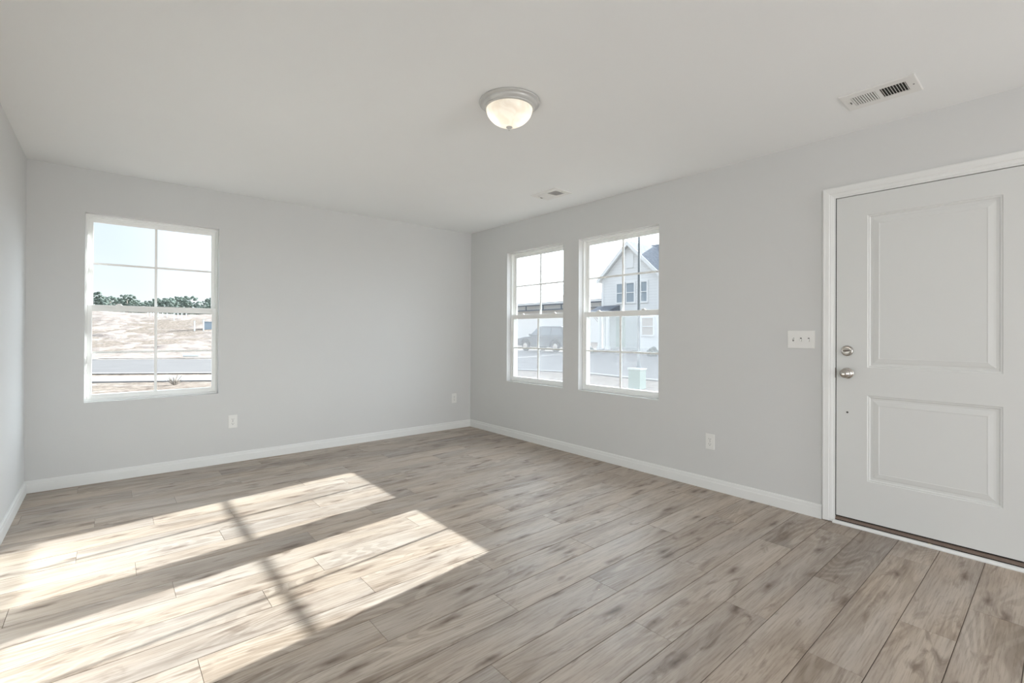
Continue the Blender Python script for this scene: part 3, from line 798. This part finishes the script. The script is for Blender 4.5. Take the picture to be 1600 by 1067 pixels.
SWA, SWB = [(-60, 42), (-20, 30.5), (-0.31, 20.4), (2.46, 18.8), (6.0, 16.9)], [(-60, 40), (-20, 28.5), (-0.27, 18.28), (2.21, 16.85), (5.2, 15.2)]
struct(strip_obj('sidewalk', SWA, SWB, 1, 0.02, M['concrete'], 0.06), 'pale concrete sidewalk seen through the single window', 'sidewalk')

# trees on the horizon
M['leaf'] = mat('grey_green_pine_foliage', (0.17, 0.20, 0.18), 0.9, 0.05, var=0.2, scale=1.6)
_n, _l = M['leaf'].node_tree.nodes, M['leaf'].node_tree.links
_t = _n.new('ShaderNodeBsdfTranslucent'); _t.inputs[0].default_value = (0.30, 0.35, 0.31, 1)
_m = _n.new('ShaderNodeMixShader'); _m.inputs[0].default_value = 0.5
_l.new(_n['Principled BSDF'].outputs[0], _m.inputs[1]); _l.new(_t.outputs[0], _m.inputs[2]); _l.new(_m.outputs[0], _n['Material Output'].inputs[0])
M['bark'] = mat('grey_brown_bark', (0.26, 0.23, 0.20), 0.9)
def make_tree(px_dir, Y, ztop, w, seed, label, group):
    """px_dir = x/y slope of the direction it stands in"""
    x = px_dir * Y
    rs = random.Random(seed)
    zb = zg(x, Y) - 0.1 if Y < 75 else -0.6
    root = tag(empty('pine_tree', (x, Y, zb)), label, 'tree', group)
    Ht = ztop - zb
    bm = bmesh.new(); tube(bm, (0, 0, 0), (rs.uniform(-.2, .2), 0, Ht * 0.93), 0.22, 0.05, 8)
    for q in range(6):
        z = Ht * rs.uniform(0.5, 0.85); a = rs.uniform(0, 6.28)
        tube(bm, (0, 0, z), (math.cos(a) * w * 0.35, math.sin(a) * w * 0.35, z + Ht * 0.06), 0.06, 0.02, 6)
    link_bm('trunk', bm, M['bark'], root)
    bm = bmesh.new()
    for q in range(190):
        t = rs.random()
        z = Ht * (0.38 + 0.62 * t)
        rr = w * 0.5 * (math.sin(math.pi * min(1, 0.22 + 0.78 * (1 - t)) ** 0.8) * 0.9 + 0.12)
        a = rs.uniform(0, 6.28); r = rr * math.sqrt(rs.random())
        c = Vector((math.cos(a) * r, math.sin(a) * r, z))
        s = rs.uniform(0.16, 0.34) * (0.6 + w * 0.11)
        nb = len(bm.verts)
        res_ = bmesh.ops.create_icosphere(bm, subdivisions=1, radius=s)
        for v in res_['verts']:
            v.co = Vector((v.co.x * rs.uniform(0.8, 1.4), v.co.y, v.co.z * rs.uniform(0.4, 1.0))) + c
    link_bm('foliage', bm, M['leaf'], root)
def pixdir(px):      # direction (x/y) of a picture column; used only to space the row of distant trees as they stand
    d = fw + rt * ((px - 800) / F_PX); return d.x / d.y
TREES = [(146, 4.95), (160, 4.45), (172, 4.55), (186, 4.50), (199, 4.80), (211, 4.35), (223, 4.15), (234, 4.30), (251, 4.55), (262, 4.65), (274, 4.70), (284, 4.85), (295, 4.90), (306, 4.1), (318, 4.4), (327, 4.85), (338, 4.9)]
for i, (px, zt) in enumerate(TREES):
    Y = 100 + (i % 4) * 6
    ztop = CZ + (zt - 0.1 - CZ) * Y / 60.0
    make_tree(pixdir(px), Y, ztop, 2.5 + (i * 7 % 5) * 0.12, i + 3, 'grey-green pine in the distant row beyond the sandy lot', 'pines in the distant row beyond the sandy lot')
# low scrub in front of the row
bm = bmesh.new(); rs = random.Random(5)
for q in range(900):
    y = rs.uniform(90, 96); x = pixdir(rs.uniform(120, 352)) * y
    res_ = bmesh.ops.create_icosphere(bm, subdivisions=1, radius=rs.uniform(0.25, 0.6))
    zc = CZ + (rs.uniform(1.5, 3.3) - CZ) * y / 60.0
    for v in res_['verts']: v.co = Vector((v.co.x, v.co.y, v.co.z * 0.8)) + Vector((x, y, zc))
tag(link_bm('undergrowth', bm, M['leaf']), 'dense green undergrowth at the foot of the distant pines', 'bushes', kind='stuff')

# white stakes on the sandy lot and the blue-grey cabinet
M['stake'] = mat('white_stake', (0.72, 0.74, 0.73), 0.6)
M['cab'] = mat('blue_grey_cabinet', (0.20, 0.25, 0.30), 0.6)
for i, (px, hgt, Y) in enumerate(((231, 0.75, 66), (236, 0.7, 65), (240, 0.8, 66), (247, 0.9, 62), (254, 0.8, 63), (261, 0.9, 62), (272, 0.9, 60), (278, 0.7, 61), (284, 1.0, 60), (291, 0.8, 61), (304, 0.95, 50), (318, 1.0, 50))):
    x = pixdir(px) * Y
    bm = bmesh.new(); z0 = sand_z(x, Y) - 0.1
    w = 0.05 if i < 10 else 0.055
    box(bm, -w, w, -w, w, 0, hgt + 0.1)
    box(bm, -w - 0.02, w + 0.02, -w - 0.02, w + 0.02, hgt + 0.1, hgt + 0.14)
    o = link_bm('white_stake', bm, M['stake']); o.location = (x, Y, z0)
    if i < 10: tag(o, 'short white stake in the loose row at the back of the sandy lot', 'stake', 'short white stakes on the sandy lot')
    else: tag(o, 'taller white stake %s' % ('left of the blue-grey cabinet, nearest to it' if i == 11 else 'farther left of the blue-grey cabinet, leftmost of the tall pair'), 'stake')
x = pixdir(326) * 51
cab = tag(empty('utility_cabinet', (x, 51, sand_z(x, 51) - 0.05)), 'blue-grey cabinet at the right edge of the view over the sandy lot', 'cabinet')
bm = bmesh.new(); box(bm, -0.42, 0.42, -0.35, 0.35, 0.0, 0.72); link_bm('cabinet_body', bm, M['cab'], cab, bevel=0.02)
bm = bmesh.new(); box(bm, -0.46, 0.46, -0.39, 0.39, 0.72, 0.77); link_bm('cabinet_lid', bm, M['cab'], cab, bevel=0.02)
bm = bmesh.new(); tube(bm, (pixdir(287) * 31.0, 31.0, 0), (pixdir(312) * 30.6, 30.6, 0), 0.07, 0.07)
pz = max(zg(pixdir(287) * 31, 31), zg(pixdir(312) * 30.6, 30.6)) + 0.17
pp = link_bm('white_pipe', bm, M['stake']); pp.location = (0, 0, pz); tag(pp, 'short white pipe lying along the far kerb', 'pipe')
# weed on the near verge
bm = bmesh.new(); rs = random.Random(2)
for q in range(40):
    a = rs.uniform(0, 6.28); r = rs.uniform(0.02, 0.25)
    tube(bm, (0, 0, 0), (math.cos(a) * r, math.sin(a) * r, rs.uniform(0.1, 0.32)), 0.012, 0.003, 5)
o = link_bm('dry_weed', bm, M['bark']); wy = 16.2; o.location = (pixdir(273) * wy, wy, zg(pixdir(273) * wy, wy) - 0.02)
tag(o, 'small dark weed growing in the straw by the sidewalk', 'plant')

# ------------------------------------------------------------------ things across the street (right windows)
M['siding'] = None
def siding_mat(name, col, pitch=0.18):
    m, n, l, b = new_mat(name)
    tc = n.new('ShaderNodeTexCoord'); sp = n.new('ShaderNodeSeparateXYZ'); l.new(tc.outputs['Object'], sp.inputs[0])
    w_ = n.new('ShaderNodeMath'); w_.operation = 'MODULO'; w_.inputs[1].default_value = pitch; l.new(sp.outputs['Z'], w_.inputs[0])
    rp = n.new('ShaderNodeValToRGB'); rp.color_ramp.elements[0].position = 0.0; rp.color_ramp.elements[1].position = pitch * 0.15
    rp.color_ramp.elements[0].color = (*[c * 0.82 for c in col], 1); rp.color_ramp.elements[1].color = (*col, 1)
    l.new(w_.outputs[0], rp.inputs[0]); l.new(rp.outputs[0], b.inputs['Base Color'])
    b.inputs['Roughness'].default_value = 0.7
    return m
M['siding'] = siding_mat('pale_lap_siding', (0.82, 0.82, 0.81))
M['siding2'] = siding_mat('grey_green_lap_siding', (0.46, 0.49, 0.48))
M['white_ext'] = mat('white_exterior_trim', (0.84, 0.84, 0.83), 0.5)
M['shingle'] = mat('dark_grey_shingles', (0.17, 0.18, 0.20), 0.9, 0.1, var=0.2, scale=6)
M['winglass'] = mat('reflective_house_window', (0.33, 0.38, 0.42), 0.08, 0.6)
M['door_ext'] = mat('muted_green_door', (0.30, 0.36, 0.31), 0.5)
M['brickish'] = mat('tan_blinds', (0.52, 0.46, 0.41), 0.8)
HX, HZ = 26.0, 0.22
house = tag(empty('neighbour_house', (HX, 18.66, HZ)), 'pale two-storey house with a steep front gable and dark shingle roof across the street', 'house')
# local coordinates: x away from us, y along the street, z up from the house base
peak, eav, hw_ = 6.80, 4.72, 2.18
slope = (peak - eav) / hw_
bm = bmesh.new()
yc = 0.0
prism(bm, [(-hw_, -0.3), (hw_, -0.3), (hw_, eav), (0, peak), (-hw_, eav)], 'x', 0.0, 4.0)
box(bm, 1.2, 9.0, -10.0, -1.9, -0.3, 5.1)
link_bm('house_wall', bm, M['siding'], house)
bm = bmesh.new()
t = 0.16
for s in (-1, 1):
    ov = 0.32
    a = (s * (hw_ + ov), eav - ov * slope + 0.05); b_ = (0, peak + 0.05)
    prism(bm, [a, b_, (0, peak + 0.05 + t), (s * (hw_ + ov), eav - ov * slope + 0.05 + t)], 'x', -0.28, 6.5)
# main roof slope facing the street
prism(bm, [(0.35, 4.72), (3.6, 7.30), (9.3, 4.72), (9.3, 4.55), (3.6, 7.12), (0.35, 4.55)], 'y', -10.4, 1.35)
link_bm('roof', bm, M['shingle'], house)
bm = bmesh.new()
for s in (-1, 1):
    ov = 0.34
    prism(bm, [(s * (hw_ + ov), eav - ov * slope - 0.08), (0, peak - 0.08), (0, peak + 0.215), (s * (hw_ + ov), eav - ov * slope + 0.215)], 'x', -0.33, -0.285)
link_bm('rake_board', bm, M['white_ext'], house)
for sd in (-1, 1):
    bm = bmesh.new(); a = (sd * (hw_ + 0.31), eav - 0.31 * slope + 0.045); b_ = (0, peak + 0.045)
    prism(bm, [a, b_, (0, peak + 0.02), (sd * (hw_ + 0.31), eav - 0.31 * slope + 0.02)], 'x', -0.28, 3.0)
    link_bm('soffit', bm, M['white_ext'], house)
bm = bmesh.new(); box(bm, -0.05, -0.0, -0.32, 0.22, 5.25, 6.15)
gv = link_bm('gable_vent', bm, M['white_ext'], house)
for s in (-1, 1):
    bm = bmesh.new(); box(bm, -0.06, 0.0, s * hw_ - 0.09, s * hw_ + 0.09, -0.3, eav); link_bm('corner_board', bm, M['white_ext'], house)
def house_window(y0, y1, z0, z1, glass):
    bm = bmesh.new(); f = 0.10
    for (a, b_, c, d) in ((y0 - f, y0, z0 - f, z1 + f), (y1, y1 + f, z0 - f, z1 + f), (y0, y1, z1, z1 + f), (y0, y1, z0 - f, z0), (y0, y1, (z0 + z1) / 2 - 0.025, (z0 + z1) / 2 + 0.025)):
        box(bm, -0.07, 0.0, a, b_, c, d)
    w = link_bm('window', bm, M['white_ext'], house)
    bm = bmesh.new(); box(bm, -0.03, -0.002, y0, y1, z0, z1); link_bm('pane', bm, glass, w)
house_window(0.36, 0.98, 3.02, 4.25, M['winglass'])
house_window(-0.38, 0.20, 3.02, 4.25, M['winglass'])
house_window(-1.33, -0.93, 3.02, 4.25, M['winglass'])
house_window(-1.80, -1.00, 0.88, 1.94, M['brickish'])
# lower storey front: grey-green porch bay
bm = bmesh.new(); box(bm, -0.04, -0.001, -0.66, 2.0, -0.1, 2.32)
link_bm('porch_back_wall', bm, M['siding2'], house)
bm = bmesh.new(); box(bm, -0.07, -0.041, 0.30, 1.02, 0.05, 2.05)
link_bm('front_door', bm, M['door_ext'], house)
bm = bmesh.new()
prism(bm, [(-1.3, 2.42), (0, 2.85), (0, 2.42)], 'y', 0.75, 2.45)
link_bm('porch_roof', bm, M['shingle'], house)
bm = bmesh.new(); box(bm, -1.35, -0.0, 0.7, 2.5, 2.28, 2.42)
link_bm('porch_beam', bm, M['white_ext'], house)
for yy in (0.82, 1.5, 2.38):
    bm = bmesh.new(); box(bm, -1.30, -1.14, yy - 0.08, yy + 0.08, -0.25, 2.28); box(bm, -1.34, -1.10, yy - 0.12, yy + 0.12, -0.25, 0.1)
    link_bm('porch_column', bm, M['white_ext'], house)
bm = bmesh.new(); box(bm, -2.0, -0.0, -0.8, 2.7, -0.35, -0.1)
link_bm('porch_step', bm, M['concrete'], house)

# long low building behind the street corner
lowb = tag(empty('low_building', (40, 24.0, 0.1)), 'long low pale building with two dark trim bands beyond the parked vehicle', 'building')
bm = bmesh.new(); box(bm, 0, 10, 0, 26, -0.4, 4.65)
link_bm('building_wall', bm, M['siding'], lowb)
bm = bmesh.new(); prism(bm, [(-0.6, 4.70), (5, 6.0), (10.6, 4.70), (5, 4.68)], 'y', -0.5, 26.5)
link_bm('roof', bm, mat('pale_blue_grey_roof', (0.44, 0.46, 0.49), 0.8), lowb)
M['dark_trim'] = mat('dark_blue_grey_trim', (0.15, 0.17, 0.20), 0.6)
for z in (4.40, 3.82):
    bm = bmesh.new(); box(bm, -0.75, -0.62, -0.5, 26.5, z - 0.06, z + 0.06); link_bm('trim_band', bm, M['dark_trim'], lowb)
for k in range(9):
    bm = bmesh.new(); box(bm, -0.74, -0.64, 1.5 + k * 3.0 - 0.06, 1.5 + k * 3.0 + 0.06, 3.88, 4.34); link_bm('trim_post', bm, M['dark_trim'], lowb)
bm = bmesh.new(); box(bm, -0.64, 0.0, -0.5, 26.5, 4.5, 4.65); box(bm, -0.64, 0.0, -0.5, 26.5, 3.7, 3.76); link_bm('soffit', bm, M['white_ext'], lowb)

# parked dark vehicle
M['carpaint'] = mat('dark_grey_car_paint', (0.085, 0.095, 0.105), 0.3, 0.6)
M['carglass'] = mat('tinted_car_glass', (0.12, 0.14, 0.16), 0.08, 0.7)
M['tyre'] = mat('black_tyre', (0.02, 0.02, 0.02), 0.8)
M['lens'] = mat('clear_lamp_lens', (0.6, 0.62, 0.62), 0.2)
cx_, cy_ = 23.4, 23.5
car = tag(empty('parked_vehicle', (cx_, cy_, zg(cx_, cy_))), 'dark grey sport utility vehicle parked at the far kerb', 'car')
# local y: + = front
body = [(-2.38, 0.42), (-2.42, 0.75), (-2.36, 1.08), (-1.2, 1.10), (0.95, 1.06), (1.55, 1.02), (2.2, 0.90), (2.40, 0.72), (2.42, 0.42), (1.98, 0.36), (1.92, 0.62), (1.72, 0.80), (1.45, 0.86), (1.18, 0.80), (0.98, 0.62), (0.92, 0.32),
        (-0.98, 0.32), (-1.04, 0.62), (-1.24, 0.80), (-1.50, 0.86), (-1.76, 0.80), (-1.96, 0.62), (-2.02, 0.38)]
bm = bmesh.new(); prism(bm, body, 'x', -0.93, 0.93)
link_bm('body', bm, M['carpaint'], car, bevel=0.06)
cabp = [(-2.33, 1.07), (-2.12, 1.58), (-1.80, 1.74), (0.05, 1.76), (0.35, 1.70), (1.12, 1.06)]
bm = bmesh.new()
A = [bm.verts.new((-0.88 if z < 1.2 else -0.70, y, z)) for y, z in cabp]; B = [bm.verts.new((0.88 if z < 1.2 else 0.70, y, z)) for y, z in cabp]
bm.faces.new(A); bm.faces.new(B[::-1])
for i in range(len(cabp)): bm.faces.new((A[i], A[(i + 1) % 6], B[(i + 1) % 6], B[i]))
link_bm('cabin', bm, M['carpaint'], car, bevel=0.04)
def sidewin(pts):
    for s in (-1, 1):
        bm = bmesh.new()
        def X(z): return s * (0.885 - (z - 1.07) * (0.18 / 0.62) + 0.008)
        v = [bm.verts.new((X(z), y, z)) for y, z in pts]; w2 = [bm.verts.new((X(z) - s * 0.012, y, z)) for y, z in pts]
        bm.faces.new(v); bm.faces.new(w2[::-1]); n_ = len(pts)
        for i in range(n_): bm.faces.new((v[i], v[(i + 1) % n_], w2[(i + 1) % n_], w2[i]))
        link_bm('side_window', bm, M['carglass'], car)
sidewin([(0.98, 1.12), (0.40, 1.60), (0.05, 1.64), (0.02, 1.12)])
sidewin([(-0.06, 1.12), (-0.06, 1.64), (-0.95, 1.63), (-0.98, 1.12)])
sidewin([(-1.07, 1.12), (-1.04, 1.62), (-1.78, 1.60), (-2.12, 1.14)])
bm = bmesh.new(); prism(bm, [(0.37, 1.66), (1.08, 1.10), (1.10, 1.12), (0.39, 1.69)], 'x', -0.70, 0.70); link_bm('windscreen', bm, M['carglass'], car)
for sx in (-1, 1):
    for yw in (-1.50, 1.45):
        m4 = Matrix.Translation((sx * 0.90 if sx > 0 else -0.90, yw, 0.37)) @ Matrix.Rotation(sx * math.pi / 2, 4, 'Y')
        bm = bmesh.new(); lathe(bm, [(0, -0.16), (0.34, -0.16), (0.37, -0.13), (0.37, 0.0), (0.34, 0.03), (0.23, 0.035), (0.22, 0.01), (0, 0.01)], 28, m4)
        wh = link_bm('wheel', bm, M['tyre'], car, smooth=True)
        bm = bmesh.new(); lathe(bm, [(0, 0.03), (0.06, 0.03), (0.20, 0.015), (0.215, 0.02), (0.215, 0.005)], 20, m4)
        link_bm('hub_cap', bm, M['nickel'], wh)
    bm = bmesh.new(); box(bm, sx * 0.55, sx * 0.88, 2.36, 2.41, 0.74, 0.86); link_bm('headlamp', bm, M['lens'], car)
    bm = bmesh.new(); box(bm, sx * 0.94, sx * 1.08, 0.80, 0.92, 1.08, 1.22); link_bm('wing_mirror', bm, M['carpaint'], car, bevel=0.02)

# street light pole and transformer box
M['pole'] = mat('dark_grey_pole', (0.16, 0.18, 0.19), 0.5, 0.5)
px_, py_ = 17.31 * 0.985, 11.94 * 0.985
px_ = 16.9; py_ = 11.66
pole = tag(empty('street_light', (px_, py_, zg(px_, py_) - 0.02)), 'tall dark street light pole between the utility box and the gabled house', 'street light')
bm = bmesh.new(); tube(bm, (0, 0, 0), (0, 0, 5.9), 0.062, 0.045, 16); link_bm('pole', bm, M['pole'], pole, smooth=True)
bm = bmesh.new(); lathe(bm, [(0, 0.0), (0.11, 0.0), (0.11, 0.06), (0.075, 0.12), (0.068, 0.3), (0, 0.3)], 20); link_bm('pole_base', bm, M['pole'], pole, smooth=True)
bm = bmesh.new(); lathe(bm, [(0.05, 5.85), (0.12, 5.9), (0.17, 6.25), (0.2, 6.3), (0.05, 6.5), (0, 6.5)], 16); link_bm('lantern', bm, M['pole'], pole)
M['util'] = mat('pale_green_utility_paint', (0.25, 0.32, 0.27), 0.6, var=0.06, scale=5)
M['util_lid'] = mat('pale_utility_lid', (0.55, 0.60, 0.56), 0.55)
ux, uy = 10.98, 7.62
ub = tag(empty('transformer_box', (ux, uy, -0.32), math.radians(10)), 'pale green utility box on the straw verge in front of the street', 'utility box')
bm = bmesh.new(); box(bm, -0.20, 0.20, -0.17, 0.17, 0, 0.52); link_bm('box_body', bm, M['util'], ub, bevel=0.015)
bm = bmesh.new(); prism(bm, [(-0.22, 0.52), (0.22, 0.52), (0.22, 0.55), (-0.22, 0.58)], 'y', -0.19, 0.19); link_bm('box_lid', bm, M['util_lid'], ub, bevel=0.008)
# bare tree left of the house
bt = tag(empty('bare_tree', (33, 26.6, 0.0)), 'small bare tree left of the gabled house', 'tree')
bm = bmesh.new(); rs = random.Random(11)
def branch(p, d, ln, r, lev):
    q = p + d * ln
    tube(bm, p, q, r, r * 0.6, 5)
    if lev:
        for _ in range(4):
            nd = (d + Vector((rs.uniform(-1, 1), rs.uniform(-1, 1), rs.uniform(-0.1, 0.7))) * 0.75).normalized()
            branch(p + d * ln * rs.uniform(0.6, 1.0), nd, ln * rs.uniform(0.5, 0.75), r * 0.5, lev - 1)
branch(Vector((0, 0, 0)), Vector((0, 0, 1)), 1.9, 0.07, 4)
link_bm('branches', bm, M['bark'], bt)
# shrubs at the foot of the house
for i, (yy, s, lb) in enumerate(((15.2, 0.30, 'round dark shrub under the lower right window of the gabled house'), (20.0, 0.32, 'round dark shrub at the left end of the porch'))):
    bm = bmesh.new(); rs = random.Random(i)
    for q in range(60):
        res_ = bmesh.ops.create_icosphere(bm, subdivisions=1, radius=rs.uniform(0.08, 0.16))
        a, b_ = rs.uniform(0, 6.28), rs.uniform(0, 1)
        c = Vector((math.cos(a) * s * b_, math.sin(a) * s * b_, rs.uniform(0.05, s * 1.5) * (1 - 0.5 * b_)))
        for v in res_['verts']: v.co += c
    o = link_bm('shrub', bm, M['leaf']); o.location = (23.4, yy, zg(23.4, yy))
    tag(o, lb, 'shrub')
# driveway of the house
struct(strip_obj('driveway', [(25.1, 15.0), (25.1, 18.0)], [(28.0, 15.0), (28.0, 18.0)], 3, 0.03, M['concrete']), 'pale concrete driveway in front of the gabled house', 'driveway')
